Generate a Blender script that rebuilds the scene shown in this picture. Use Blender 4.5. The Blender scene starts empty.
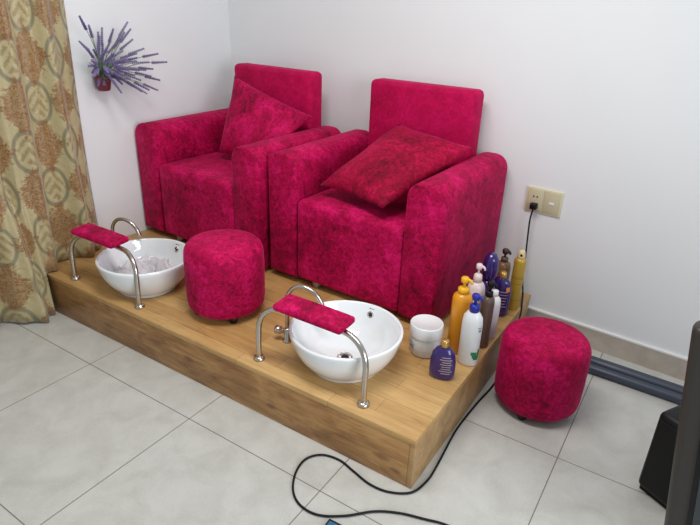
import bpy, bmesh, math, random
from mathutils import Vector, Matrix
random.seed(7)
PI = math.pi
SC = bpy.context.scene
COL = SC.collection

# ---------------------------------------------------------------- helpers
def lin(r, g, b):
    def f(c):
        c /= 255.0
        return c / 12.92 if c <= 0.04045 else ((c + 0.055) / 1.055) ** 2.4
    return (f(r), f(g), f(b), 1.0)

def link(o, parent=None):
    COL.objects.link(o)
    if parent is not None:
        o.parent = parent
    return o

def obj(name, bm, mat, parent=None, smooth=True, sub=0, bev=0.0, loc=None, autos=None):
    bmesh.ops.recalc_face_normals(bm, faces=bm.faces[:])
    me = bpy.data.meshes.new(name)
    bm.to_mesh(me); bm.free()
    me.materials.append(mat)
    for p in me.polygons:
        p.use_smooth = smooth
    o = bpy.data.objects.new(name, me)
    link(o, parent)
    if loc: o.location = loc
    if bev > 0:
        m = o.modifiers.new('bev', 'BEVEL'); m.width = bev; m.segments = 3
        m.limit_method = 'ANGLE'; m.angle_limit = math.radians(40)
        m.harden_normals = False
    if sub > 0:
        m = o.modifiers.new('sub', 'SUBSURF'); m.levels = sub; m.render_levels = sub
    return o

def tag(o, label, cat=None, group=None):
    o['label'] = label
    if cat: o['category'] = cat
    if group: o['group'] = group
    return o

def thing(name, label, cat, loc=(0, 0, 0), rz=0.0, group=None):
    o = bpy.data.objects.new(name, None)
    o.empty_display_size = 0.05
    link(o); o.location = loc; o.rotation_euler = (0, 0, rz)
    return tag(o, label, cat, group)

def struct(name, bm, mat, smooth=False, bev=0.0):
    o = obj(name, bm, mat, None, smooth, bev=bev)
    o['kind'] = 'structure'
    return o

def add_box(bm, x0, x1, y0, y1, z0, z1):
    v = [bm.verts.new(p) for p in ((x0,y0,z0),(x1,y0,z0),(x1,y1,z0),(x0,y1,z0),(x0,y0,z1),(x1,y0,z1),(x1,y1,z1),(x0,y1,z1))]
    for f in ((3,2,1,0),(4,5,6,7),(0,1,5,4),(1,2,6,5),(2,3,7,6),(3,0,4,7)):
        bm.faces.new([v[i] for i in f])
    return bm

def box(*a):
    return add_box(bmesh.new(), *a)

def rbox(x0, x1, y0, y1, z0, z1, r, seg=4):
    bm = box(x0, x1, y0, y1, z0, z1)
    bmesh.ops.bevel(bm, geom=bm.edges[:], offset=r, segments=seg, profile=0.5, affect='EDGES')
    return bm

def add_lathe(bm, prof, n=32, sx=1.0, sy=1.0, mat=None):
    """profile [(r,z)] turned about z; r=0 ends close"""
    rings = []
    for r, z in prof:
        if r < 1e-6:
            rings.append([bm.verts.new((0, 0, z))])
        else:
            rings.append([bm.verts.new((r*sx*math.cos(2*PI*i/n), r*sy*math.sin(2*PI*i/n), z)) for i in range(n)])
    new = [v for r in rings for v in r]
    for a, b in zip(rings, rings[1:]):
        if len(a) == 1 and len(b) == 1: continue
        for i in range(n):
            j = (i+1) % n
            if len(a) == 1: bm.faces.new((a[0], b[i], b[j]))
            elif len(b) == 1: bm.faces.new((a[i], a[j], b[0]))
            else: bm.faces.new((a[i], a[j], b[j], b[i]))
    if mat is not None:
        bmesh.ops.transform(bm, matrix=mat, verts=new)
    return bm

def lathe(prof, n=32, sx=1.0, sy=1.0, mat=None):
    return add_lathe(bmesh.new(), prof, n, sx, sy, mat)

def catmull(pts, k=8):
    pts = [Vector(p) for p in pts]
    P = [pts[0]*2-pts[1]] + pts + [pts[-1]*2-pts[-2]]
    out = []
    for i in range(1, len(P)-2):
        a, b, c, d = P[i-1], P[i], P[i+1], P[i+2]
        for t in range(k):
            t /= k
            out.append(0.5*((2*b)+(c-a)*t+(2*a-5*b+4*c-d)*t*t+(3*b-a-3*c+d)*t**3))
    out.append(pts[-1])
    return out

def add_tube(bm, pts, r, n=12, r1=None):
    pts = [Vector(p) for p in pts]
    m = len(pts)
    t0 = (pts[1]-pts[0]).normalized()
    up = Vector((0, 0, 1)) if abs(t0.z) < 0.9 else Vector((1, 0, 0))
    nrm = t0.cross(up).normalized()
    rings = []
    for i, p in enumerate(pts):
        t = (pts[min(i+1, m-1)]-pts[max(i-1, 0)]).normalized()
        nrm = (nrm - t*nrm.dot(t)).normalized()
        bi = t.cross(nrm)
        rr = r if r1 is None else r+(r1-r)*i/(m-1)
        rings.append([bm.verts.new(p + nrm*rr*math.cos(2*PI*j/n) + bi*rr*math.sin(2*PI*j/n)) for j in range(n)])
    for a, b in zip(rings, rings[1:]):
        for j in range(n):
            k = (j+1) % n
            bm.faces.new((a[j], a[k], b[k], b[j]))
    bm.faces.new(rings[0][::-1]); bm.faces.new(rings[-1])
    return bm

def tube(pts, r, n=12, r1=None):
    return add_tube(bmesh.new(), pts, r, n, r1)

def T(x, y, z): return Matrix.Translation((x, y, z))

# ---------------------------------------------------------------- materials
def newmat(name):
    m = bpy.data.materials.new(name); m.use_nodes = True
    nt = m.node_tree
    return m, nt, nt.nodes['Principled BSDF']

def plain(name, col, rough=0.5, metal=0.0, trans=0.0, coat=0.0, spec=0.5, alpha=1.0, ss=0.0):
    m, nt, b = newmat(name)
    b.inputs['Base Color'].default_value = col
    b.inputs['Roughness'].default_value = rough
    b.inputs['Metallic'].default_value = metal
    b.inputs['Transmission Weight'].default_value = trans
    b.inputs['Coat Weight'].default_value = coat
    b.inputs['Specular IOR Level'].default_value = spec
    b.inputs['Alpha'].default_value = alpha
    if ss: 
        b.inputs['Subsurface Weight'].default_value = ss
        b.inputs['Subsurface Scale'].default_value = 0.02
    return m

def N(nt, t, **kw):
    n = nt.nodes.new(t)
    for k, v in kw.items(): setattr(n, k, v)
    return n

def mth(nt, op, a, b=None, c=None, clamp=False):
    n = N(nt, 'ShaderNodeMath', operation=op); n.use_clamp = clamp
    for i, v in enumerate((a, b, c)):
        if v is None: continue
        if isinstance(v, (int, float)): n.inputs[i].default_value = v
        else: nt.links.new(v, n.inputs[i])
    return n.outputs[0]

def noise(nt, vec, scale, detail=3, rough=0.5, dist=0.0, out='Fac'):
    n = N(nt, 'ShaderNodeTexNoise')
    n.inputs['Scale'].default_value = scale; n.inputs['Detail'].default_value = detail
    n.inputs['Roughness'].default_value = rough; n.inputs['Distortion'].default_value = dist
    if vec is not None: nt.links.new(vec, n.inputs['Vector'])
    return n.outputs[out]

def ramp(nt, fac, stops):
    n = N(nt, 'ShaderNodeValToRGB')
    e = n.color_ramp.elements
    while len(e) < len(stops): e.new(0.5)
    for i, (p, c) in enumerate(stops):
        e[i].position = p; e[i].color = c
    nt.links.new(fac, n.inputs[0])
    return n.outputs[0]

def mixc(nt, fac, a, b):
    n = N(nt, 'ShaderNodeMix', data_type='RGBA')
    for s, v in ((n.inputs[0], fac), (n.inputs[6], a), (n.inputs[7], b)):
        if isinstance(v, (int, float)): s.default_value = v
        elif isinstance(v, tuple): s.default_value = v
        else: nt.links.new(v, s)
    return n.outputs[2]

def bump(nt, b, h, strength, dist=0.01):
    n = N(nt, 'ShaderNodeBump'); n.inputs['Strength'].default_value = strength
    n.inputs['Distance'].default_value = dist
    nt.links.new(h, n.inputs['Height']); nt.links.new(n.outputs[0], b.inputs['Normal'])

def coords(nt, kind='Object', scale=None):
    c = N(nt, 'ShaderNodeTexCoord').outputs[kind]
    if scale:
        m = N(nt, 'ShaderNodeMapping'); m.inputs['Scale'].default_value = scale
        nt.links.new(c, m.inputs[0]); c = m.outputs[0]
    return c

def velvet(name, dark, mid, lite, bias=0.0):
    m, nt, b = newmat(name)
    co = coords(nt)
    a = noise(nt, co, 34, 5, 0.65, 1.6)
    d = noise(nt, co, 7, 3, 0.5, 0.8)
    s = mth(nt, 'ADD', mth(nt, 'MULTIPLY', a, 0.62), mth(nt, 'MULTIPLY', d, 0.42))
    s = mth(nt, 'ADD', s, bias)
    c = ramp(nt, s, [(0.36, dark), (0.52, mid), (0.68, lite)])
    nt.links.new(c, b.inputs['Base Color'])
    b.inputs['Roughness'].default_value = 0.75
    b.inputs['Specular IOR Level'].default_value = 0.15
    b.inputs['Sheen Weight'].default_value = 0.32
    b.inputs['Sheen Roughness'].default_value = 0.35
    b.inputs['Sheen Tint'].default_value = lin(255, 90, 160)
    bump(nt, b, a, 0.25, 0.006)
    return m

VELVET = velvet('crushed_velvet', lin(98, 0, 34), lin(166, 0, 64), lin(208, 20, 100))
VELVET_DK = velvet('crushed_velvet_cushion', lin(88, 0, 26), lin(142, 0, 44), lin(190, 12, 74))
VELVET_PLAIN = velvet('short_velvet', lin(150, 0, 54), lin(176, 2, 70), lin(194, 12, 84))

def wood(name, kind):
    m, nt, b = newmat(name)
    co = coords(nt)
    grain = noise(nt, coords(nt, 'Object', (1.6, 22, 22)), 4, 8, 0.68, 0.8)
    big = noise(nt, coords(nt, 'Object', (2.0, 6, 6)), 2.2, 4, 0.6, 0.9)
    if kind == 'top':
        br = N(nt, 'ShaderNodeTexBrick')
        br.offset = 0.37; br.offset_frequency = 2
        br.inputs['Scale'].default_value = 1.0
        br.inputs['Brick Width'].default_value = 0.42
        br.inputs['Row Height'].default_value = 0.075
        br.inputs['Mortar Size'].default_value = 0.0012
        br.inputs['Color1'].default_value = (0.32, 0.32, 0.32, 1)
        br.inputs['Color2'].default_value = (0.75, 0.75, 0.75, 1)
        br.inputs['Mortar'].default_value = (0.05, 0.05, 0.05, 1)
        nt.links.new(co, br.inputs['Vector'])
        s = mth(nt, 'ADD', mth(nt, 'MULTIPLY', br.outputs['Color'], 0.35), mth(nt, 'MULTIPLY', grain, 0.5))
        s = mth(nt, 'ADD', s, mth(nt, 'MULTIPLY', big, 0.3))
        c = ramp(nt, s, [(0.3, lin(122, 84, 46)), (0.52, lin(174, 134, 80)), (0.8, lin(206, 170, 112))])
    else:
        s = mth(nt, 'ADD', mth(nt, 'MULTIPLY', grain, 0.45), mth(nt, 'MULTIPLY', big, 0.62))
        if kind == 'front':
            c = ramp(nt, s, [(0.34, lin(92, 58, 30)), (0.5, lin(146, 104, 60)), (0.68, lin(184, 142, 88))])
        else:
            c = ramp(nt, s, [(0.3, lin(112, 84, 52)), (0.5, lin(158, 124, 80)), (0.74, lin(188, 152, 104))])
        for (x, z, r) in ((1.375, 0.045, 0.013), (1.32, 0.075, 0.02), (0.42, 0.10, 0.018), (-0.1, 0.07, 0.02), (0.85, 0.06, 0.015)):
            sp = N(nt, 'ShaderNodeSeparateXYZ'); nt.links.new(co, sp.inputs[0])
            dx = mth(nt, 'DIVIDE', mth(nt, 'SUBTRACT', sp.outputs[0], x), r*2.0)
            dz = mth(nt, 'DIVIDE', mth(nt, 'SUBTRACT', sp.outputs[2], z), r*0.8)
            dd = mth(nt, 'ADD', mth(nt, 'MULTIPLY', dx, dx), mth(nt, 'MULTIPLY', dz, dz))
            k = mth(nt, 'MULTIPLY', mth(nt, 'SUBTRACT', 1.0, dd, clamp=True), 0.6)
            c = mixc(nt, k, c, lin(92, 48, 26))
    nt.links.new(c, b.inputs['Base Color'])
    b.inputs['Roughness'].default_value = 0.42
    bump(nt, b, grain, 0.12, 0.003)
    return m

WOOD_TOP = wood('wood_top', 'top'); WOOD_FRONT = wood('wood_front', 'front'); WOOD_SIDE = wood('wood_side', 'side')

def chrome():
    m, nt, b = newmat('brushed_chrome')
    b.inputs['Base Color'].default_value = lin(196, 190, 182)
    b.inputs['Metallic'].default_value = 1.0
    b.inputs['Roughness'].default_value = 0.24
    return m
CHROME = chrome()
CERAMIC = plain('white_ceramic', lin(232, 236, 238), 0.08, coat=0.6)
DARKHOLE = plain('dark_hole', lin(30, 30, 32), 0.6)

def wallmat():
    m, nt, b = newmat('wall_paint')
    n = noise(nt, coords(nt), 3, 3, 0.5)
    c = mixc(nt, n, lin(222, 225, 226), lin(228, 230, 231))
    nt.links.new(c, b.inputs['Base Color'])
    b.inputs['Roughness'].default_value = 0.6
    b.inputs['Specular IOR Level'].default_value = 0.25
    bump(nt, b, noise(nt, coords(nt), 160, 2), 0.04, 0.002)
    return m
WALL = wallmat()

def tilemat():
    m, nt, b = newmat('floor_tile')
    co = coords(nt)
    br = N(nt, 'ShaderNodeTexBrick'); br.offset = 0.0; br.squash = 1.0
    br.inputs['Scale'].default_value = 1.0
    br.inputs['Brick Width'].default_value = 0.6; br.inputs['Row Height'].default_value = 0.6
    br.inputs['Mortar Size'].default_value = 0.0022; br.inputs['Mortar Smooth'].default_value = 0.3
    nt.links.new(co, br.inputs['Vector'])
    s = mth(nt, 'ADD', mth(nt, 'MULTIPLY', noise(nt, co, 9, 5, 0.6, 0.5), 0.7), mth(nt, 'MULTIPLY', noise(nt, co, 130, 3, 0.7), 0.3))
    c = ramp(nt, s, [(0.35, lin(178, 177, 170)), (0.6, lin(194, 194, 188))])
    c = mixc(nt, br.outputs['Fac'], c, lin(122, 117, 108))
    nt.links.new(c, b.inputs['Base Color'])
    b.inputs['Roughness'].default_value = 0.3
    b.inputs['Specular IOR Level'].default_value = 0.4
    return m
TILE = tilemat()

def skirtmat():
    m, nt, b = newmat('skirting_tile')
    c = ramp(nt, noise(nt, coords(nt), 12, 5, 0.6), [(0.35, lin(172, 162, 150)), (0.65, lin(190, 181, 168))])
    nt.links.new(c, b.inputs['Base Color']); b.inputs['Roughness'].default_value = 0.35
    return m
SKIRT = skirtmat()

def curtainmat():
    m, nt, b = newmat('damask_curtain')
    uv = coords(nt, 'UV')
    sp = N(nt, 'ShaderNodeSeparateXYZ'); nt.links.new(uv, sp.inputs[0])
    U, V = sp.outputs[0], sp.outputs[1]           # metres
    PU, PV = 0.27, 0.39
    nz = noise(nt, uv, 38, 4, 0.65, 1.2)
    nz2 = noise(nt, uv, 75, 3, 0.6, 2.0)
    def cell(ou, ov):
        fu = mth(nt, 'FRACT', mth(nt, 'ADD', mth(nt, 'DIVIDE', U, PU), ou))
        fv = mth(nt, 'FRACT', mth(nt, 'ADD', mth(nt, 'DIVIDE', V, PV), ov))
        return (mth(nt, 'MULTIPLY', mth(nt, 'SUBTRACT', fu, 0.5), PU), mth(nt, 'MULTIPLY', mth(nt, 'SUBTRACT', fv, 0.5), PV))
    col = mixc(nt, nz, lin(156, 142, 102), lin(188, 176, 134))
    def brown(ou, ov, col):
        x, y = cell(ou, ov)
        d = mth(nt, 'ADD', mth(nt, 'DIVIDE', mth(nt, 'ABSOLUTE', x), 0.092), mth(nt, 'DIVIDE', mth(nt, 'ABSOLUTE', y), 0.140))
        d = mth(nt, 'ADD', d, mth(nt, 'MULTIPLY', mth(nt, 'SUBTRACT', nz, 0.5), 1.3))
        k = mth(nt, 'MULTIPLY', mth(nt, 'SUBTRACT', 1.0, d), 6.0, clamp=True)
        fl = mth(nt, 'MULTIPLY', mth(nt, 'SUBTRACT', nz2, 0.46), 9.0, clamp=True)
        k = mth(nt, 'MULTIPLY', k, mth(nt, 'ADD', mth(nt, 'MULTIPLY', fl, 0.45), 0.5))
        return mixc(nt, k, col, lin(128, 80, 34))
    def ring(ou, ov, col):
        x, y = cell(ou, ov)
        x2 = mth(nt, 'DIVIDE', x, 0.062); y2 = mth(nt, 'DIVIDE', y, 0.098)
        r = mth(nt, 'SQRT', mth(nt, 'ADD', mth(nt, 'MULTIPLY', x2, x2), mth(nt, 'MULTIPLY', y2, y2)))
        k = mth(nt, 'SUBTRACT', 1.0, mth(nt, 'MULTIPLY', mth(nt, 'ABSOLUTE', mth(nt, 'SUBTRACT', r, 0.9)), 6.5), clamp=True)
        k = mth(nt, 'MULTIPLY', k, 1.8, clamp=True)
        col = mixc(nt, mth(nt, 'MULTIPLY', k, 0.85), col, lin(118, 112, 86))
        # curling leaf inside the ring
        ins = mth(nt, 'MULTIPLY', mth(nt, 'SUBTRACT', 0.68, mth(nt, 'ADD', r, mth(nt, 'MULTIPLY', mth(nt, 'SUBTRACT', nz, 0.5), 0.9))), 8.0, clamp=True)
        w = mth(nt, 'SINE', mth(nt, 'ADD', mth(nt, 'MULTIPLY', mth(nt, 'ABSOLUTE', x), 170.0), mth(nt, 'MULTIPLY', y, 120.0)))
        ins = mth(nt, 'MULTIPLY', ins, mth(nt, 'MULTIPLY', mth(nt, 'ADD', w, mth(nt, 'MULTIPLY', mth(nt, 'SUBTRACT', nz2, 0.45), 5.0)), 1.6, clamp=True))
        return mixc(nt, mth(nt, 'MULTIPLY', ins, 0.6), col, lin(126, 104, 62))
    for o in ((0.0, 0.0), (0.5, 0.5)):
        col = ring(o[0] + 0.0, o[1] + 0.5, col)
        col = brown(o[0], o[1], col)
    nt.links.new(col, b.inputs['Base Color'])
    b.inputs['Roughness'].default_value = 0.42
    b.inputs['Sheen Weight'].default_value = 0.2
    bump(nt, b, nz2, 0.1, 0.003)
    return m
CURTAIN = curtainmat()

BLACK = plain('black_plastic', lin(12, 12, 14), 0.45, spec=0.3)
BLACKRUB = plain('black_rubber', lin(10, 10, 11), 0.6, spec=0.3)
FOOT = plain('dark_foot', lin(28, 20, 18), 0.5)
STEELFOOT = plain('pale_foot', lin(150, 140, 128), 0.4, 0.6)
WHITEPL = plain('white_plastic', lin(228, 230, 232), 0.3, coat=0.3)
YELLOW = plain('amber_yellow_plastic', lin(226, 150, 18), 0.35, coat=0.3)
YELLOWCAP = plain('yellow_cap', lin(236, 176, 30), 0.35)
BLUE = plain('blue_plastic', lin(24, 40, 150), 0.3)
PURPLE = plain('purple_plastic', lin(46, 26, 98), 0.22, coat=0.5)
GOLD = plain('gold_cap', lin(196, 160, 92), 0.3, 0.7)
GOLDCAN = plain('gold_can', lin(190, 158, 62), 0.35, 0.25)
TAUPE = plain('taupe_plastic', lin(92, 74, 66), 0.4)
AMBER = plain('brown_plastic', lin(124, 92, 62), 0.35)
PINKW = plain('pale_pink_plastic', lin(226, 208, 206), 0.35)
CREAM = plain('cream_plastic', lin(216, 196, 150), 0.4)
FROST = plain('frosted_plastic', lin(222, 226, 228), 0.35, coat=0.2, ss=0.2)
GREENL = plain('green_print', lin(20, 118, 70), 0.4)
GREYL = plain('grey_print', lin(120, 140, 150), 0.5)
PALEGOLD = plain('pale_gold_print', lin(170, 150, 150), 0.4)
ORANGEL = plain('orange_print', lin(214, 140, 70), 0.4)
IVORY = plain('ivory_plastic', lin(212, 204, 172), 0.35)
IVORYD = plain('ivory_plastic_button', lin(196, 188, 156), 0.3)
PIPE = plain('blue_grey_pipe', lin(56, 64, 78), 0.4)
TERRA = plain('maroon_pot', lin(112, 46, 60), 0.5)
STEM = plain('green_stem', lin(112, 138, 104), 0.6)
LAV = plain('lavender_petal', lin(150, 132, 184), 0.7)
LAV2 = plain('deep_lavender_petal', lin(124, 102, 166), 0.7)
CREVICE = plain('white_trim_line', lin(226, 226, 222), 0.4)
TVFRAME = plain('dark_taupe_frame', lin(48, 43, 39), 0.45)
TVSCREEN = plain('dark_teal_screen', lin(26, 42, 50), 0.12, coat=0.5)
SCREEN = plain('blue_glass', lin(60, 120, 170), 0.12, coat=0.4)

# ---------------------------------------------------------------- room
WX, PH = -0.64, 0.2035
WA = math.atan(-0.068)                       # the back wall is not quite square to the tiles
def wally(x): return 1.452-0.068*(x-1.44)
WYB = 1.385                                   # rear edge of the platform
def wall_slab(x0, x1, off0, off1, z0, z1):
    """box lying along the back wall; off = distance in front of it"""
    bm = bmesh.new()
    v = [bm.verts.new((x, wally(x)-o, z)) for z in (z0, z1) for x, o in ((x0, off1), (x1, off1), (x1, off0), (x0, off0))]
    for f in ((3,2,1,0),(4,5,6,7),(0,1,5,4),(1,2,6,5),(2,3,7,6),(3,0,4,7)): bm.faces.new([v[i] for i in f])
    return bm
struct('floor', box(WX-0.1, 4.2, -3.2, 1.75, -0.08, 0.0), TILE)
struct('wall_back', wall_slab(WX, 4.2, -0.12, 0.0, 0.0, 2.7), WALL)
struct('wall_left', box(WX-0.12, WX, -3.2, 1.72, 0.0, 2.7), WALL)
struct('baseboard_back', wall_slab(WX+0.001, 4.19, 0.0, 0.012, 0.0, 0.098), SKIRT)
struct('trim_1', wall_slab(WX+0.001, 4.19, 0.0, 0.014, 0.098, 0.106), CREVICE)

# ---------------------------------------------------------------- platform
pl = thing('wooden_platform', 'low varnished wooden platform carrying both red armchairs and white basins', 'platform')
XR, YF = 1.44, 0.171
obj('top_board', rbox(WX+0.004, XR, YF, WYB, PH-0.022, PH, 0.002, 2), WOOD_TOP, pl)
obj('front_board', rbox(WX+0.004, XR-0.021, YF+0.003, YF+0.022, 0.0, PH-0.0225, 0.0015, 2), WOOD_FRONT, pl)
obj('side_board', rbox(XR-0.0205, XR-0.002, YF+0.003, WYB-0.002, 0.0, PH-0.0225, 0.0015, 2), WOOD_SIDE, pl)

# ---------------------------------------------------------------- armchairs
CW, AW = 0.89, 0.165
def arm_bm(x0):
    """arm with rounded top, long axis y; top rises a little towards the back"""
    bm = bmesh.new()
    prof = []
    r = 0.066
    x1 = x0+AW
    for i in range(9):
        a = PI - i*(PI/2)/8
        prof.append((x0+r+r*math.cos(a), r*math.sin(a)-r))
    for i in range(9):
        a = PI/2 - i*(PI/2)/8
        prof.append((x1-r+r*math.cos(a), r*math.sin(a)-r))
    rings = []
    ys = [(0.0, 0.010), (0.003, 0.004), (0.010, 0.0), (0.12, 0), (0.24, 0), (0.36, 0), (0.48, 0), (0.630, 0.0), (0.648, 0.003), (0.656, 0.010), (0.660, 0.022)]
    for y, ins in ys:
        top = 0.618 + 0.012*min(1, y/0.6)
        cx = (x0+x1)/2
        k = 1-2*ins/AW
        ring = [bm.verts.new((cx+(x-cx)*k, y, top+dz*k-ins)) for x, dz in prof]
        ring.append(bm.verts.new((cx+(x1-cx)*k, y, 0.03+ins))); ring.insert(0, bm.verts.new((cx+(x0-cx)*k, y, 0.03+ins)))
        rings.append(ring)
    n = len(rings[0])
    for a, b in zip(rings, rings[1:]):
        for i in range(n):
            j = (i+1) % n
            bm.faces.new((a[i], a[j], b[j], b[i]))
    bm.faces.new(rings[0]); bm.faces.new(rings[-1][::-1])
    return bm

def soft_box(x0, x1, y0, y1, z0, z1, r, puff=0.0, axis=2, n=8):
    """rounded box whose big faces swell by puff"""
    bm = rbox(x0, x1, y0, y1, z0, z1, r, 4)
    bmesh.ops.subdivide_edges(bm, edges=[e for e in bm.edges if e.calc_length() > 0.15], cuts=n, use_grid_fill=True)
    cx, cy, cz = (x0+x1)/2, (y0+y1)/2, (z0+z1)/2
    hx, hy, hz = (x1-x0)/2, (y1-y0)/2, (z1-z0)/2
    for v in bm.verts:
        a = max(0, 1-((v.co.x-cx)/hx)**2); b_ = max(0, 1-((v.co.y-cy)/hy)**2); c = max(0, 1-((v.co.z-cz)/hz)**2)
        if axis == 2 and v.co.z > z1-0.002: v.co.z += puff*(a*b_)**0.6
        if axis == 1 and v.co.y < y0+0.002: v.co.y -= puff*(a*c)**0.6
    return bm

def make_armchair():
    t = thing('armchair', '', 'armchair')
    obj('armrest', arm_bm(0.0), VELVET, t)
    obj('armrest', arm_bm(CW-AW), VELVET, t)
    obj('seat', soft_box(AW+0.001, CW-AW-0.001, 0.002, 0.538, 0.03, 0.418, 0.022, 0.012, 2), VELVET, t)
    obj('backrest', soft_box(AW+0.002, CW-AW-0.001, 0.539, 0.650, 0.03, 0.902, 0.026, 0.008, 1), VELVET_PLAIN, t)
    for x, y in ((0.27, 0.03), (CW-0.27, 0.03), (0.10, 0.53), (CW-0.10, 0.53)):
        obj('foot', lathe([(0, 0), (0.016, 0), (0.021, 0.026), (0.021, 0.034), (0, 0.034)], 16, mat=T(x, y, 0)), STEELFOOT, t)
    return t

def copy_tree(o, parent=None, first=True):
    c = o.copy(); COL.objects.link(c)
    if parent is not None: c.parent = parent
    for ch in list(o.children):
        copy_tree(ch, c, False)
    return c

GA = 'magenta velvet armchairs on the platform'
ch1 = make_armchair(); ch1.location = (0.310, 0.812, PH); ch1.rotation_euler.z = math.radians(-2.2)
tag(ch1, 'crushed magenta velvet armchair nearest the wall outlet, behind the empty basin', 'armchair', GA)
ch2 = copy_tree(ch1); ch2.location = (-0.626, 0.822, PH); ch2.rotation_euler.z = math.radians(-3.4); ch2.scale.x = 1.025
for c in ch2.children:
    if c.name.startswith('backrest'): c.location.x = 0.030
for c in ch1.children:
    if c.name.startswith('backrest'): c.location.x = 0.012
tag(ch2, 'crushed magenta velvet armchair in the room corner, its left arm by the white wall', 'armchair', GA)

# ---------------------------------------------------------------- scatter cushions
def pillow(name, A, B, C_, D, th, label, mat, up=1):
    """A,B,C,D: corners in turn; th: half thickness"""
    A, B, C_, D = map(Vector, (A, B, C_, D))
    n = 26
    nrm = ((B-A).cross(D-A)).normalized()
    if nrm.z < 0: nrm.negate()
    cen = (A+B+C_+D)/4
    rows = {}
    bm = bmesh.new()
    rnd = random.Random(len(label))
    ph = [rnd.uniform(0, 6) for _ in range(4)]
    for side in (1, -1):
        for i in range(n+1):
            for j in range(n+1):
                edge = i in (0, n) or j in (0, n)
                if side == -1 and edge:
                    rows[(side, i, j)] = rows[(1, i, j)]; continue
                u, v = i/n, j/n
                su, sv = 2*u-1, 2*v-1
                p = A*(1-u)*(1-v)+B*u*(1-v)+C_*u*v+D*(1-u)*v
                # edges bow inwards between the corners
                pin = 0.055*((1-su*su)*sv**4 + (1-sv*sv)*su**4)
                p = p+(cen-p)*pin
                h = th*((1-su**4)*(1-sv**4))**0.55*(0.62+0.38*(1-su*su)*(1-sv*sv))
                w = 0.004*math.sin(9*u+ph[0]+4*v)*math.sin(7*v+ph[1]) if not edge else 0
                rows[(side, i, j)] = bm.verts.new(p+nrm*(side*h+w))
    for side in (1, -1):
        for i in range(n):
            for j in range(n):
                q = [rows[(side, i, j)], rows[(side, i+1, j)], rows[(side, i+1, j+1)], rows[(side, i, j+1)]]
                bm.faces.new(q if side == 1 else q[::-1])
    o = obj(name, bm, mat)
    return tag(o, label, 'cushion', 'square velvet scatter cushions')

pillow('scatter_cushion', (0.535, 0.905, 0.68), (0.93, 0.79, 0.685), (1.118, 1.225, 0.885), (0.720, 1.285, 0.925), 0.066,
       'deep red velvet cushion lying flat across the armchair behind the empty basin', VELVET_DK)
pillow('scatter_cushion', (-0.265, 1.075, 0.668), (0.10, 1.03, 0.69), (0.232, 1.262, 0.90), (-0.308, 1.272, 1.050), 0.056,
       'magenta velvet cushion standing on one corner in the corner armchair', VELVET)

# ---------------------------------------------------------------- round stools
def make_stool():
    t = thing('round_stool', '', 'stool')
    R = 0.163
    prof = [(0, 0.028), (R-0.03, 0.028), (R-0.012, 0.032), (R-0.003, 0.045), (R+0.001, 0.07), (R+0.003, 0.15), (R+0.002, 0.25),
            (R-0.001, 0.285), (R-0.008, 0.303), (R-0.02, 0.315), (R-0.045, 0.322), (R*0.4, 0.327), (0, 0.328)]
    obj('cushioned_body', lathe(prof, 64), VELVET, t)
    for k in range(4):
        a = PI/4+k*PI/2+0.2
        obj('foot', lathe([(0, 0), (0.015, 0), (0.020, 0.022), (0.020, 0.03), (0, 0.03)], 16, mat=T((R-0.04)*math.cos(a), (R-0.04)*math.sin(a), 0)), FOOT, t)
    return t
GS = 'round magenta velvet stools'
s1 = make_stool(); s1.location = (0.388, 0.435, PH+0.0005)
tag(s1, 'round magenta velvet stool standing on the platform between the two basins', 'stool', GS)
s2 = copy_tree(s1); s2.location = (1.640, 0.858, 0); s2.rotation_euler.z = 0.5
tag(s2, 'round magenta velvet stool standing on the tiled floor beside the platform', 'stool', GS)

# ---------------------------------------------------------------- foot basins
def make_basin():
    t = thing('foot_basin', '', 'basin')
    prof = [(0, 0.0), (0.132, 0.0), (0.135, 0.003), (0.135, 0.011), (0.140, 0.015), (0.160, 0.033), (0.183, 0.066), (0.198, 0.100), (0.2065, 0.132),
            (0.2095, 0.146), (0.2085, 0.151), (0.204, 0.1535), (0.199, 0.1525), (0.196, 0.147), (0.188, 0.115), (0.170, 0.078), (0.140, 0.047), (0.095, 0.028), (0.045, 0.022), (0.0, 0.021)]
    obj('bowl', lathe(prof, 72), CERAMIC, t)
    dr = obj('drain', lathe([(0, 0.0215), (0.030, 0.0215), (0.031, 0.024), (0.028, 0.0265), (0.020, 0.0255), (0.018, 0.024), (0, 0.024)], 28), CHROME, t)
    obj('plug', lathe([(0, 0.024), (0.012, 0.024), (0.013, 0.027), (0.009, 0.0285), (0, 0.029)], 20), BLACK, dr)
    # overflow hole on the back of the inner wall
    a = math.radians(92)
    rr = 0.1875
    M = T(rr*math.cos(a), rr*math.sin(a), 0.116) @ Matrix.Rotation(a, 4, 'Z') @ Matrix.Rotation(math.radians(-72), 4, 'Y')
    ring = obj('overflow_ring', lathe([(0.008, 0.001), (0.008, 0.0035), (0.010, 0.005), (0.0130, 0.0035), (0.0130, -0.003), (0.008, -0.003)], 20, mat=M), CHROME, t)
    obj('overflow_hole', lathe([(0, 0.0005), (0.0072, 0.0005), (0.0072, 0.003), (0, 0.003)], 16, mat=M), DARKHOLE, ring)
    bm = bmesh.new()                                     # small grey maker's mark above the overflow
    for (k0, k1, z0, z1) in ((-0.045, -0.012, 0.137, 0.1405), (-0.004, 0.060, 0.1385, 0.140)):
        q = []
        for zz, rw in ((z0, 0.1936), (z1, 0.1944)):
            q.append([bm.verts.new(((rw-0.0006)*math.cos(a-k), (rw-0.0006)*math.sin(a-k), zz)) for k in (k0, (k0+k1)/2, k1)])
        for i in range(2): bm.faces.new((q[0][i], q[0][i+1], q[1][i+1], q[1][i]))
    obj('printed_mark', bm, DARKHOLE, t)
    return t
GB = 'white ceramic foot basins on the platform'
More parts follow.
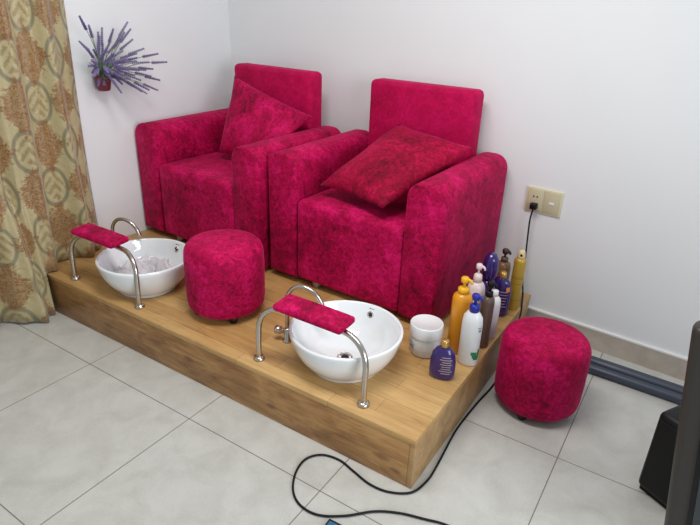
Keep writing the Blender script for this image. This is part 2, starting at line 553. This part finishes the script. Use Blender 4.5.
b1 = make_basin(); b1.location = (1.026, 0.398, PH+0.0003)
tag(b1, 'empty round white ceramic basin next to the jar and bottles', 'basin', GB)
b2 = copy_tree(b1); b2.location = (-0.060, 0.380, PH+0.0003)
tag(b2, 'round white ceramic basin near the curtain with clear plastic inside', 'basin', GB)

# crumpled plastic liner in the left basin
def bagmat():
    m, nt, b = newmat('clear_crumpled_plastic')
    b.inputs['Base Color'].default_value = lin(226, 222, 226)
    b.inputs['Roughness'].default_value = 0.25
    b.inputs['Alpha'].default_value = 0.8
    return m
bm = bmesh.new()
n = 13
rnd = random.Random(4)
grid = []
for i in range(n+1):
    row = []
    for j in range(n+1):
        u, v = 2*i/n-1, 2*j/n-1
        rr = math.sqrt(u*u+v*v)
        s = 0.125
        pk = 0.085*math.exp(-((u-0.45)**2+(v-0.30)**2)/0.06) + 0.045*math.exp(-((u+0.02)**2+(v+0.15)**2)/0.06) + 0.05*math.exp(-((u+0.55)**2+(v-0.0)**2)/0.07) + 0.06*math.exp(-((u-0.05)**2+(v-0.55)**2)/0.05)
        z = 0.034+0.05*min(1, rr)**3+pk+rnd.uniform(-0.010, 0.014)
        row.append(bm.verts.new((u*s*(1-0.2*abs(v))+rnd.uniform(-0.006, 0.006), v*s*(1-0.2*abs(u))+rnd.uniform(-0.006, 0.006), z)))
    grid.append(row)
for i in range(n):
    for j in range(n):
        q = (grid[i][j], grid[i+1][j], grid[i+1][j+1], grid[i][j+1])
        if (i+j) % 2: bm.faces.new(q[:3]); bm.faces.new((q[0], q[2], q[3]))
        else: bm.faces.new((q[0], q[1], q[3])); bm.faces.new(q[1:])
bag = obj('plastic_liner', bm, bagmat(), smooth=False, loc=(-0.060, 0.380, PH))
md = bag.modifiers.new('sol', 'SOLIDIFY'); md.thickness = 0.001
tag(bag, 'crumpled clear plastic liner lying inside the basin near the curtain', 'plastic bag')

# ---------------------------------------------------------------- foot rests (bent steel tube + padded velvet bar)
def make_footrest():
    t = thing('foot_rest', '', 'foot rest')
    hw = 0.230
    for s in (-1, 1):
        pts = [(s*hw, 0, 0.004), (s*hw, 0, 0.05), (s*hw, 0.001, 0.10), (s*hw*0.995, 0.004, 0.145), (s*hw*0.955, 0.009, 0.180), (s*hw*0.87, 0.016, 0.206),
               (s*hw*0.74, 0.024, 0.223), (s*hw*0.58, 0.031, 0.231), (s*hw*0.3, 0.034, 0.233)]
        leg = obj('leg', tube(catmull(pts, 6), 0.0105, 16), CHROME, t)
        obj('flange', lathe([(0, 0), (0.021, 0), (0.022, 0.004), (0.021, 0.010), (0.016, 0.014), (0.0108, 0.015), (0, 0.015)], 24, mat=T(s*hw, 0, 0)), CHROME, leg)
    bm = soft_box(-0.144, 0.144, -0.050, 0.050, -0.013, 0.013, 0.011, 0.006, 2, 6)
    bmesh.ops.transform(bm, matrix=T(-0.010, 0.038, 0.254) @ Matrix.Rotation(math.radians(4), 4, 'X'), verts=bm.verts[:])
    obj('pad', bm, VELVET, t)
    return t
GF = 'padded steel foot rests in front of the basins'
f1 = make_footrest(); f1.location = (0.984, 0.226, PH)
tag(f1, 'bent steel tube foot rest with red velvet pad in front of the empty basin', 'foot rest', GF)
f2 = copy_tree(f1); f2.location = (-0.150, 0.221, PH)
for c in f2.children:
    if c.name.startswith('pad'): c.location.x = -0.035
    
tag(f2, 'bent steel tube foot rest with red velvet pad beside the curtain', 'foot rest', GF)

# ---------------------------------------------------------------- taps
def make_tap():
    t = thing('tap', '', 'tap')
    obj('base', lathe([(0, 0), (0.020, 0), (0.020, 0.006), (0.013, 0.012), (0.013, 0.055), (0.011, 0.06), (0, 0.06)], 24), CHROME, t)
    pts = [(0, 0, 0.05), (0, 0, 0.12), (0.0, 0, 0.185), (0.010, 0, 0.220), (0.036, 0, 0.247), (0.074, 0, 0.254), (0.112, 0, 0.240), (0.138, 0, 0.212), (0.152, 0, 0.178)]
    obj('spout', tube(catmull(pts, 6), 0.0085, 16), CHROME, t)
    M = T(0, 0, 0.042) @ Matrix.Rotation(math.radians(-90), 4, 'Y')
    h = obj('handle', lathe([(0, -0.014), (0.009, -0.014), (0.009, 0.028), (0.016, 0.030), (0.017, 0.05), (0.012, 0.054), (0, 0.055)], 20, mat=M), CHROME, t)
    return t
t1 = make_tap(); t1.location = (0.762, 0.385, PH); t1.rotation_euler.z = 0.22
tag(t1, 'curved chrome tap arching over the empty basin behind its foot rest', 'tap', 'curved chrome taps')
t2 = copy_tree(t1); t2.location = (-0.352, 0.430, PH); t2.rotation_euler.z = 0.30
tag(t2, 'curved chrome tap arching over the basin nearest the curtain', 'tap', 'curved chrome taps')

# ---------------------------------------------------------------- bottles
def oval_bottle(name, x, y, rz, prof, sx, sy, mat, label, cap, capmat, prints=(), z=PH, group='toiletry bottles on the platform', capname='cap', pump=None, tilt=0):
    t = thing(name, label, 'bottle', (x, y, z+0.0005), rz, group)
    if tilt: t.rotation_euler.x = tilt
    obj('body', lathe(prof, 36, sx, sy), mat, t)
    if cap: c = obj(capname, lathe(cap, 24), capmat, t)
    if pump:
        zt, ln, pm, r = pump           # collar top, nozzle length, material, stem radius
        p = tube([(0, 0, zt-0.004), (0, 0, zt+0.022)], r*0.5, 12)
        add_lathe(p, [(0, zt+0.018), (r*1.2, zt+0.018), (r*1.35, zt+0.024), (r*1.35, zt+0.036), (r, zt+0.040), (0, zt+0.040)], 18)
        add_tube(p, catmull([(0, 0, zt+0.031), (ln*0.6, 0, zt+0.031), (ln, 0, zt+0.026), (ln*1.1, 0, zt+0.018)], 4), r*0.62, 10, r*0.45)
        obj('pump_head', p, pm, t)
    for nm, pts, m in prints:
        # patch wrapped on the oval: pts = (angle0, angle1, z0, z1, lift)
        bm = bmesh.new()
        for (a0, a1, z0, z1) in pts:
            k = 8
            rows = []
            for zz in (z0, (z0+z1)/2, z1):
                # radius at this height from profile
                r = 0
                for (ra, za), (rb, zb) in zip(prof, prof[1:]):
                    if za <= zz <= zb and zb > za:
                        r = ra+(rb-ra)*(zz-za)/(zb-za)
                rows.append([bm.verts.new(((r*sx+0.0008)*math.cos(a0+(a1-a0)*i/k), (r*sy+0.0008)*math.sin(a0+(a1-a0)*i/k), zz)) for i in range(k+1)])
            for ra_, rb_ in zip(rows, rows[1:]):
                for i in range(k):
                    bm.faces.new((ra_[i], ra_[i+1], rb_[i+1], rb_[i]))
        o = obj(nm, bm, m, t)
    return t

F = -PI/2 + 0.35          # bottle fronts turn towards the viewer's side of the room
def lines(z0, z1, n, hw=0.5, th=0.003):
    out = []
    rr = random.Random(n)
    for i in range(n):
        zz = z1-(z1-z0)*i/max(1, n-1)
        w = hw*rr.uniform(0.6, 1.0)
        out.append((F-w, F+w, zz, zz+th))
    return out

# yellow pump bottle
oval_bottle('pump_bottle', 1.334, 0.728, 0, [(0, 0), (0.034, 0), (0.038, 0.004), (0.038, 0.225), (0.036, 0.240), (0.026, 0.250), (0.014, 0.256), (0, 0.256)], 1, 1, YELLOW,
            'tall amber yellow pump bottle beside the velvet armchair', [(0, 0.252), (0.022, 0.252), (0.022, 0.272), (0.012, 0.278), (0, 0.278)], YELLOWCAP, capname='collar',
            pump=(0.278, 0.026, YELLOWCAP, 0.011))
# white pump bottle with blue pump
oval_bottle('pump_bottle', 1.403, 0.672, 0, [(0, 0), (0.032, 0), (0.036, 0.005), (0.036, 0.175), (0.033, 0.200), (0.022, 0.218), (0.013, 0.226), (0, 0.226)], 1.08, 0.85, WHITEPL,
            'white pump bottle with blue pump and green leaf print', [(0, 0.222), (0.018, 0.222), (0.018, 0.248), (0.009, 0.252), (0, 0.252)], BLUE, capname='collar',
            pump=(0.252, 0.022, BLUE, 0.011),
            prints=[('leaf_print', [(F+0.45, F+1.05, 0.030, 0.038), (F+0.3, F+1.15, 0.038, 0.050), (F+0.15, F+0.75, 0.050, 0.064), (F+0.82, F+1.2, 0.050, 0.062), (F+0.9, F+1.25, 0.062, 0.074)], GREENL),
                    ('blue_print', [(F+0.55, F+1.0, 0.165, 0.169), (F+0.65, F+1.0, 0.150, 0.160)], GREYL)])
# small purple bottle with gold cap
oval_bottle('shampoo_bottle', 1.362, 0.527, 0.25, [(0, 0), (0.038, 0), (0.045, 0.006), (0.047, 0.03), (0.046, 0.075), (0.040, 0.105), (0.027, 0.125), (0.012, 0.133), (0, 0.133)], 1.0, 0.55, PURPLE,
            'small purple oval bottle with gold cap at the platform edge', [(0, 0.130), (0.014, 0.130), (0.015, 0.134), (0.014, 0.155), (0.011, 0.158), (0, 0.158)], GOLD,
            prints=[('lettering', lines(0.03, 0.095, 8, 0.55, 0.0032), PALEGOLD)])
# dark taupe bottle with black pump
oval_bottle('pump_bottle', 1.406, 0.818, 0, [(0, 0), (0.022, 0), (0.026, 0.004), (0.026, 0.20), (0.023, 0.216), (0.012, 0.224), (0, 0.224)], 0.95, 1.1, TAUPE,
            'slim taupe brown bottle with black pump behind the blue pump bottle', [(0, 0.22), (0.014, 0.22), (0.014, 0.242), (0.008, 0.246), (0, 0.246)], BLACK, capname='collar',
            pump=(0.246, 0.022, BLACK, 0.010))
# pale pink and white pump bottle
oval_bottle('pump_bottle', 1.343, 0.845, 0, [(0, 0), (0.034, 0), (0.036, 0.004), (0.036, 0.20), (0.034, 0.235), (0.026, 0.252), (0.014, 0.258), (0, 0.258)], 1, 0.9, PINKW,
            'white and pale pink pump bottle between the yellow bottle and the armchair', [(0, 0.254), (0.018, 0.254), (0.016, 0.285), (0.008, 0.292), (0, 0.292)], PINKW, capname='collar',
            pump=(0.292, 0.022, PINKW, 0.009))
# white bottle behind the taupe one
oval_bottle('lotion_bottle', 1.402, 0.905, 0, [(0, 0), (0.026, 0), (0.029, 0.004), (0.029, 0.15), (0.026, 0.175), (0.014, 0.188), (0, 0.188)], 1, 1, WHITEPL,
            'plain white bottle half hidden behind the taupe bottle', [(0, 0.184), (0.015, 0.184), (0.014, 0.21), (0, 0.212)], WHITEPL)
# large purple bottle standing in front of the gold can
oval_bottle('shampoo_bottle', 1.368, 1.105, 0.1, [(0, 0), (0.036, 0), (0.044, 0.006), (0.046, 0.04), (0.046, 0.12), (0.040, 0.155), (0.026, 0.175), (0.013, 0.182), (0, 0.182)], 1.0, 0.6, PURPLE,
            'larger purple oval bottle with gold cap beside the gold spray can', [(0, 0.179), (0.016, 0.179), (0.017, 0.183), (0.016, 0.204), (0.012, 0.207), (0, 0.207)], GOLD,
            prints=[('lettering', lines(0.05, 0.12, 6, 0.6, 0.004), PALEGOLD), ('emblem', [(F+0.3, F+0.8, 0.125, 0.145)], ORANGEL)])
# tall dark purple bottle with a domed head
oval_bottle('hair_serum_bottle', 1.345, 0.985, 0, [(0, 0), (0.026, 0), (0.029, 0.004), (0.029, 0.19), (0.025, 0.205), (0.013, 0.212), (0, 0.212)], 1, 1, PURPLE,
            'tall purple bottle with domed shiny cap close to the armchair side', [(0, 0.21), (0.018, 0.21), (0.028, 0.225), (0.033, 0.258), (0.030, 0.300), (0.018, 0.325), (0, 0.331)], PURPLE)
# amber brown bottle with dark pump at the back
oval_bottle('pump_bottle', 1.325, 1.245, 0, [(0, 0), (0.030, 0), (0.033, 0.004), (0.033, 0.165), (0.029, 0.185), (0.014, 0.195), (0, 0.195)], 1, 1, AMBER,
            'brown bottle with dark pump standing furthest back near the wall', [(0, 0.192), (0.016, 0.192), (0.016, 0.212), (0.008, 0.216), (0, 0.216)], TAUPE, capname='collar',
            pump=(0.214, 0.020, plain('dark_brown_plastic', lin(62, 38, 34), 0.3), 0.011))
# gold spray can
t = thing('spray_can', 'tall gold spray can with cream nozzle nearest the wall cable', 'spray can', (1.407, 1.20, PH+0.0005), 0, 'toiletry bottles on the platform')
obj('body', lathe([(0, 0), (0.024, 0), (0.026, 0.003), (0.026, 0.232), (0.024, 0.242), (0.019, 0.248), (0, 0.248)], 32), GOLDCAN, t)
hd = obj('nozzle', lathe([(0, 0.246), (0.017, 0.246), (0.018, 0.255), (0.015, 0.276), (0.011, 0.284), (0, 0.285)], 24), CREAM, t)
obj('spray_hole', lathe([(0, 0), (0.0055, 0), (0.0055, 0.003), (0, 0.003)], 14, mat=T(0.004, -0.0150, 0.266) @ Matrix.Rotation(math.radians(96), 4, 'X')), DARKHOLE, hd)
PB = plain('brown_gold_print', lin(140, 104, 44), 0.4)
for z0 in (0.155, 0.162, 0.13, 0.05):
    obj('printed_band', lathe([(0.0262, z0), (0.0264, z0+0.0005), (0.0264, z0+0.0022), (0.0262, z0+0.0027)], 32), PB, t)
# jar
t = thing('cream_jar', 'wide frosted white plastic jar with pale lid beside the empty basin', 'jar', (1.238, 0.640, PH+0.0005))
obj('body', lathe([(0, 0), (0.048, 0), (0.054, 0.004), (0.060, 0.04), (0.0605, 0.078), (0.060, 0.082), (0, 0.082)], 40), FROST, t)
obj('lid', lathe([(0, 0.0825), (0.0630, 0.0825), (0.0635, 0.085), (0.0640, 0.128), (0.062, 0.1315), (0.059, 0.132), (0.057, 0.130), (0, 0.1298)], 40), WHITEPL, t)
bm = bmesh.new()
for i, (z0, z1, a0, a1) in enumerate(((0.058, 0.061, -0.5, 0.3), (0.050, 0.053, -0.5, 0.45), (0.036, 0.046, -0.1, 0.4), (0.026, 0.029, -0.4, 0.4))):
    c = -PI/2-0.75
    pts0 = [bm.verts.new((0.0615*math.cos(c+a0+(a1-a0)*k/6), 0.0615*math.sin(c+a0+(a1-a0)*k/6), z0)) for k in range(7)]
    pts1 = [bm.verts.new((0.0622*math.cos(c+a0+(a1-a0)*k/6), 0.0622*math.sin(c+a0+(a1-a0)*k/6), z1)) for k in range(7)]
    for k in range(6): bm.faces.new((pts0[k], pts0[k+1], pts1[k+1], pts1[k]))
obj('printed_label', bm, GREYL, t)

# ---------------------------------------------------------------- power outlet and cord
t = thing('power_outlet', 'ivory double wall plate with socket and switch on the back wall', 'outlet', (1.402, wally(1.402), 0.644), WA)
obj('wall_plate', rbox(-0.083, 0.083, -0.009, -0.0002, -0.058, 0.058, 0.003, 3), IVORY, t)
so = obj('socket_module', rbox(-0.074, -0.002, -0.0115, -0.0092, -0.049, 0.049, 0.002, 2), IVORYD, t)
bm = bmesh.new()
for x in (-0.046, -0.030): add_box(bm, x-0.003, x+0.003, -0.0122, -0.0116, 0.012, 0.020)
obj('socket_slot', bm, DARKHOLE, so, smooth=False)
sw = obj('switch_module', rbox(0.002, 0.074, -0.0115, -0.0092, -0.049, 0.049, 0.002, 2), IVORYD, t)
obj('switch_button', rbox(0.026, 0.050, -0.0142, -0.0117, -0.008, 0.004, 0.001, 2), CREVICE, sw)

CO = (1.366, wally(1.366)-0.020, 0.620)
cord = thing('extension_cord', 'long black cord plugged into the wall and looping over the floor', 'cord', CO)
def rel(p): return (p[0]-CO[0], p[1]-CO[1], p[2]-CO[2])
bm = rbox(-0.016, 0.016, -0.020, 0.0078, -0.015, 0.013, 0.005, 3)
obj('plug', bm, BLACK, cord)
path = [(1.366, 1.430, 0.610), (1.362, 1.424, 0.55), (1.366, 1.426, 0.46), (1.373, 1.424, 0.35), (1.384, 1.402, 0.26), (1.408, 1.350, 0.214), (1.430, 1.27, 0.2095), (1.449, 1.20, 0.190),
        (1.453, 1.13, 0.10), (1.456, 1.04, 0.012), (1.467, 0.877, 0.005), (1.455, 0.712, 0.005), (1.449, 0.556, 0.005), (1.452, 0.473, 0.005), (1.466, 0.316, 0.005), (1.468, 0.233, 0.005), (1.448, 0.160, 0.005),
        (1.388, 0.120, 0.005), (1.32, 0.112, 0.005), (1.246, 0.129, 0.005), (1.18, 0.144, 0.005), (1.116, 0.130, 0.005), (1.082, 0.083, 0.005), (1.09, 0.017, 0.005), (1.129, -0.049, 0.005), (1.184, -0.084, 0.005),
        (1.252, -0.083, 0.005), (1.322, -0.039, 0.005), (1.388, 0.027, 0.005), (1.456, 0.066, 0.005), (1.53, 0.090, 0.005), (1.593, 0.108, 0.005), (1.70, 0.112, 0.005), (1.85, 0.03, 0.005), (2.0, -0.2, 0.005)]
obj('cable', tube([rel(p) for p in catmull(path, 8)], 0.0037, 10), BLACKRUB, cord)

# ---------------------------------------------------------------- pipes along the wall
for nm, y, r, lb in (('floor_pipe', 1.272, 0.026, 'thick blue grey pipe lying against the skirting, nearest the wall'),
                     ('floor_pipe', 1.223, 0.021, 'blue grey pipe lying on the floor, further from the wall')):
    bm = tube([(1.47, y, r), (1.9, y-0.012, r), (2.4, y-0.03, r), (3.6, y-0.07, r)], r, 20)
    tag(obj(nm, bm, PIPE), lb, 'pipe', 'pipes along the skirting')

# ---------------------------------------------------------------- curtain
def curtain():
    y0, y1 = -0.95, 0.530
    ns = 240
    ztop = 2.45
    pts = []
    for i in range(ns+1):
        s = i/ns
        y = y0+(y1-y0)*s
        ph = y*2*PI/0.185+0.6*math.sin(y*7)
        x = -0.585+0.026*math.sin(ph)+0.010*math.sin(ph*2.3+1)
        pts.append((x, y, ph))
    us = [0.0]
    for a, b in zip(pts, pts[1:]):
        us.append(us[-1]+math.hypot(b[0]-a[0], b[1]-a[1])*1.0)
    nz = 48
    bm = bmesh.new(); uvl = bm.loops.layers.uv.new('UVMap')
    V = []
    for i, (x, y, ph) in enumerate(pts):
        col = []
        # the part behind the platform's front edge stops on the platform
        zb = 0.006+0.008*math.sin(ph*0.5+1)**2
        if y > 0.150: zb = PH+0.006
        for k in range(nz+1):
            f = k/nz
            z = zb+(ztop-zb)*f
            spread = 1+0.45*max(0, 1-z/1.2)
            xx = -0.585+(x+0.585)*spread + 0.012*max(0, 1-z/0.9)
            xx += (0.125*math.exp(-((y-0.11)/0.08)**2))*max(0, 1-z/0.6)**0.7
            xx = max(xx, WX+0.008)
            yy = y+0.010*math.sin(3.0*z+ph*0.5)*(1-f)
            if y < 0.150: yy = min(yy, 0.160)
            elif z < PH+0.03: yy = max(yy, 0.158)
            col.append(bm.verts.new((xx, yy, z)))
        V.append(col)
    for i in range(ns):
        for k in range(nz):
            f = bm.faces.new((V[i][k], V[i+1][k], V[i+1][k+1], V[i][k+1]))
            for lp, (ii, kk) in zip(f.loops, ((i, k), (i+1, k), (i+1, k+1), (i, k+1))):
                lp[uvl].uv = (us[ii], V[ii][kk].co.z)
    o = obj('curtain', bm, CURTAIN)
    md = o.modifiers.new('sol', 'SOLIDIFY'); md.thickness = 0.002; md.offset = 0
    return tag(o, 'long gold and brown damask curtain hanging in folds at the left wall', 'curtain')
curtain()

# ---------------------------------------------------------------- wall vase with lavender
vz = thing('lavender_wall_pot', 'small maroon pot of artificial lavender fixed to the left wall', 'flower pot', (WX, 0.658, 1.03))
def vr(p): return (p[0]-WX, p[1]-0.658, p[2]-1.03)
obj('pot', lathe([(0, -0.03), (0.026, -0.03), (0.031, -0.022), (0.040, 0.028), (0.043, 0.034), (0.040, 0.038), (0.035, 0.034), (0, 0.030)], 28, mat=T(0.046, 0, 0)), TERRA, vz)
obj('bracket', rbox(0.0004, 0.012, -0.012, 0.012, -0.015, 0.025, 0.002, 2), TERRA, vz)
tips = [(-0.446, 0.488, 1.336), (-0.447, 0.526, 1.3), (-0.572, 0.652, 1.263), (-0.568, 0.673, 1.281), (-0.463, 0.656, 1.282), (-0.477, 0.747, 1.311), (-0.486, 0.766, 1.28), (-0.537, 0.809, 1.231), (-0.495, 0.836, 1.192), (-0.495, 0.918, 1.165), (-0.499, 0.973, 1.123), (-0.558, 0.928, 1.087), (-0.52, 0.934, 1.035), (-0.525, 0.919, 0.986), (-0.479, 0.812, 0.985), (-0.441, 0.754, 1.004), (-0.447, 0.645, 1.009), (-0.504, 0.508, 1.232), (-0.518, 0.551, 1.196), (-0.542, 0.561, 1.124), (-0.575, 0.615, 1.031), (-0.576, 0.774, 1.252), (-0.515, 0.752, 1.265), (-0.535, 0.684, 1.225), (-0.527, 0.813, 1.148), (-0.455, 0.826, 1.134), (-0.506, 0.87, 1.061), (-0.502, 0.802, 1.047), (-0.547, 0.791, 1.014), (-0.577, 0.758, 1.221), (-0.534, 0.656, 1.191), (-0.561, 0.711, 1.141), (-0.509, 0.702, 1.119), (-0.44, 0.694, 1.107), (-0.486, 0.541, 1.086), (-0.555, 0.634, 1.036), (-0.455, 0.61, 1.066), (-0.468, 0.531, 1.157), (-0.477, 0.717, 1.148), (-0.453, 0.76, 1.101)]
rnd = random.Random(3)
for k in range(34):                                # shorter stems filling the bunch
    q = Vector(rnd.choice(tips)); c0 = Vector((-0.56, 0.66, 1.07)); f_ = rnd.uniform(0.45, 0.85)
    p = c0+(q-c0)*f_+Vector((rnd.uniform(-.02, .03), rnd.uniform(-.035, .035), rnd.uniform(-.03, .03)))
    if (p-c0).length > 0.07: tips.append(tuple(p))
for i, tp in enumerate(tips):
    e = Vector(vr(tp)); b0 = Vector((0.046+rnd.uniform(-.014, .014), rnd.uniform(-.016, .016), 0.034))
    mid = (b0+e)/2+Vector((0, 0, 0.022))
    pts = catmull([b0, mid, e], 6)
    st = obj('flower_stem', tube(pts, 0.0016, 6), STEM, vz)
    # flower spike: stacked whorls of petals round the end of the stem
    bm = bmesh.new()
    L = (e-b0).length
    n0 = pts[-4]; ax = (e-n0).normalized()
    ln = min(0.075, L*0.55)
    side = ax.orthogonal().normalized(); sd2 = ax.cross(side)
    for w in range(9):
        f = w/8
        c = e-ax*ln*(1-f)
        rr = 0.0092*(1-0.4*f)
        for k in range(5):
            a = 2*PI*k/5+w*0.7
            d = side*math.cos(a)+sd2*math.sin(a)
            base = c
            tip = c+d*rr+ax*0.007
            wv = ax.cross(d)*0.0030
            v = [bm.verts.new(base-ax*0.002), bm.verts.new(c+d*rr*0.7+wv+ax*0.002), bm.verts.new(tip), bm.verts.new(c+d*rr*0.7-wv+ax*0.002), bm.verts.new(c+d*rr*0.2+ax*0.006)]
            bm.faces.new((v[0], v[1], v[4])); bm.faces.new((v[1], v[2], v[4])); bm.faces.new((v[2], v[3], v[4])); bm.faces.new((v[3], v[0], v[4])); bm.faces.new((v[0], v[3], v[2], v[1]))
    obj('flower_spike', bm, LAV if i % 3 else LAV2, st)
# leaves near the middle
bm = bmesh.new()
for k in range(46):
    a = rnd.uniform(-1.2, 1.9); el = rnd.uniform(-0.3, 1.3)
    d = Vector((rnd.uniform(0.1, 0.9), math.sin(a), math.sin(el))).normalized()
    L = rnd.uniform(0.05, 0.11)
    b0 = Vector((0.046, 0, 0.032)); s = d.orthogonal().normalized()*0.0045
    m = b0+d*L*0.6+Vector((0, 0, 0.008)); e = b0+d*L
    if e.x < 0.01: continue
    v = [bm.verts.new(b0), bm.verts.new(m+s), bm.verts.new(e), bm.verts.new(m-s), bm.verts.new(m+d.cross(s).normalized()*0.002)]
    bm.faces.new((v[0], v[1], v[4])); bm.faces.new((v[1], v[2], v[4])); bm.faces.new((v[2], v[3], v[4])); bm.faces.new((v[3], v[0], v[4]))
lv = obj('leaves', bm, STEM, vz); lv['kind'] = 'stuff'

# ---------------------------------------------------------------- things at the right edge
t = thing('floor_speaker', 'black upright box on the floor behind the dark framed screen', 'speaker', (2.146, 0.654, 0), math.radians(-30))
obj('cabinet', rbox(-0.065, 0.065, -0.085, 0.085, 0.012, 0.318, 0.02, 4), BLACK, t)
obj('base', rbox(-0.055, 0.055, -0.075, 0.075, 0.0, 0.014, 0.004, 2), BLACKRUB, t)
obj('front_grille', rbox(-0.052, 0.052, -0.089, -0.0855, 0.035, 0.295, 0.0015, 2), BLACKRUB, t)

t = thing('television', 'large dark framed flat screen standing at the right edge of the picture', 'television', (2.10, 0.235, 0.0), 0)
R6 = Matrix.Rotation(math.radians(-8.0), 4, 'Y')
def tilted(bm):
    bmesh.ops.transform(bm, matrix=T(0.03, 0, 0.16) @ R6, verts=bm.verts[:]); return bm
obj('frame', tilted(rbox(0.0, 1.00, -0.035, 0.030, 0.0, 0.66, 0.02, 5)), TVFRAME, t)
obj('bezel', tilted(rbox(0.046, 0.954, -0.0405, -0.0355, 0.05, 0.62, 0.002, 2)), BLACK, t)
obj('screen', tilted(rbox(0.058, 0.942, -0.0435, -0.0410, 0.068, 0.602, 0.001, 2)), TVSCREEN, t)
obj('stand', rbox(0.40, 0.62, -0.08, 0.10, 0.0, 0.245, 0.01, 3), BLACK, t)

ph = thing('mobile_phone', 'black phone with blue lit screen lying on the floor by the cord', 'phone', (1.330, -0.146, 0.0), math.radians(3))
obj('case', rbox(-0.036, 0.036, -0.072, 0.072, 0.0, 0.010, 0.003, 3), BLACK, ph)
obj('screen', rbox(-0.030, 0.030, -0.062, 0.064, 0.0102, 0.0110, 0.0003, 1), SCREEN, ph)

# ---------------------------------------------------------------- light
w = bpy.data.worlds.new('World'); SC.world = w; w.use_nodes = True
bg = w.node_tree.nodes['Background']
bg.inputs[0].default_value = (0.86, 0.93, 1.0, 1); bg.inputs[1].default_value = 0.42
def area(name, loc, rot, sx, sy, power, col):
    l = bpy.data.lights.new(name, 'AREA'); l.shape = 'RECTANGLE'; l.size = sx; l.size_y = sy; l.energy = power; l.color = col
    o = bpy.data.objects.new(name, l); COL.objects.link(o); o.location = loc; o.rotation_euler = rot
    return o
area('ceiling_lamp', (1.05, 0.0, 2.62), (0, 0, 0), 1.2, 0.5, 34, (1.0, 0.96, 0.93))
area('window_light', (3.9, -0.9, 1.5), (0, math.radians(90), 0), 1.6, 1.6, 60, (0.90, 0.95, 1.0))

# ---------------------------------------------------------------- camera
cam = bpy.data.cameras.new('Camera'); co = bpy.data.objects.new('Camera', cam); COL.objects.link(co)
r = Vector((0.838987, 0.542929, 0.036462)); u = Vector((-0.253535, 0.330739, 0.909028)); f = Vector((-0.481478, 0.771907, -0.415137))
M = Matrix((r, u, -f)).transposed().to_4x4(); M.translation = (1.967191, -1.102553, 1.423996)
co.matrix_world = M
cam.sensor_width = 36; cam.lens = 36*562.756/700; cam.clip_start = 0.02
SC.camera = co
SC.view_settings.view_transform = 'Standard'; SC.view_settings.look = 'None'
SC.view_settings.gamma = 1; SC.view_settings.use_curve_mapping = False
SC.view_settings.exposure = 0.12
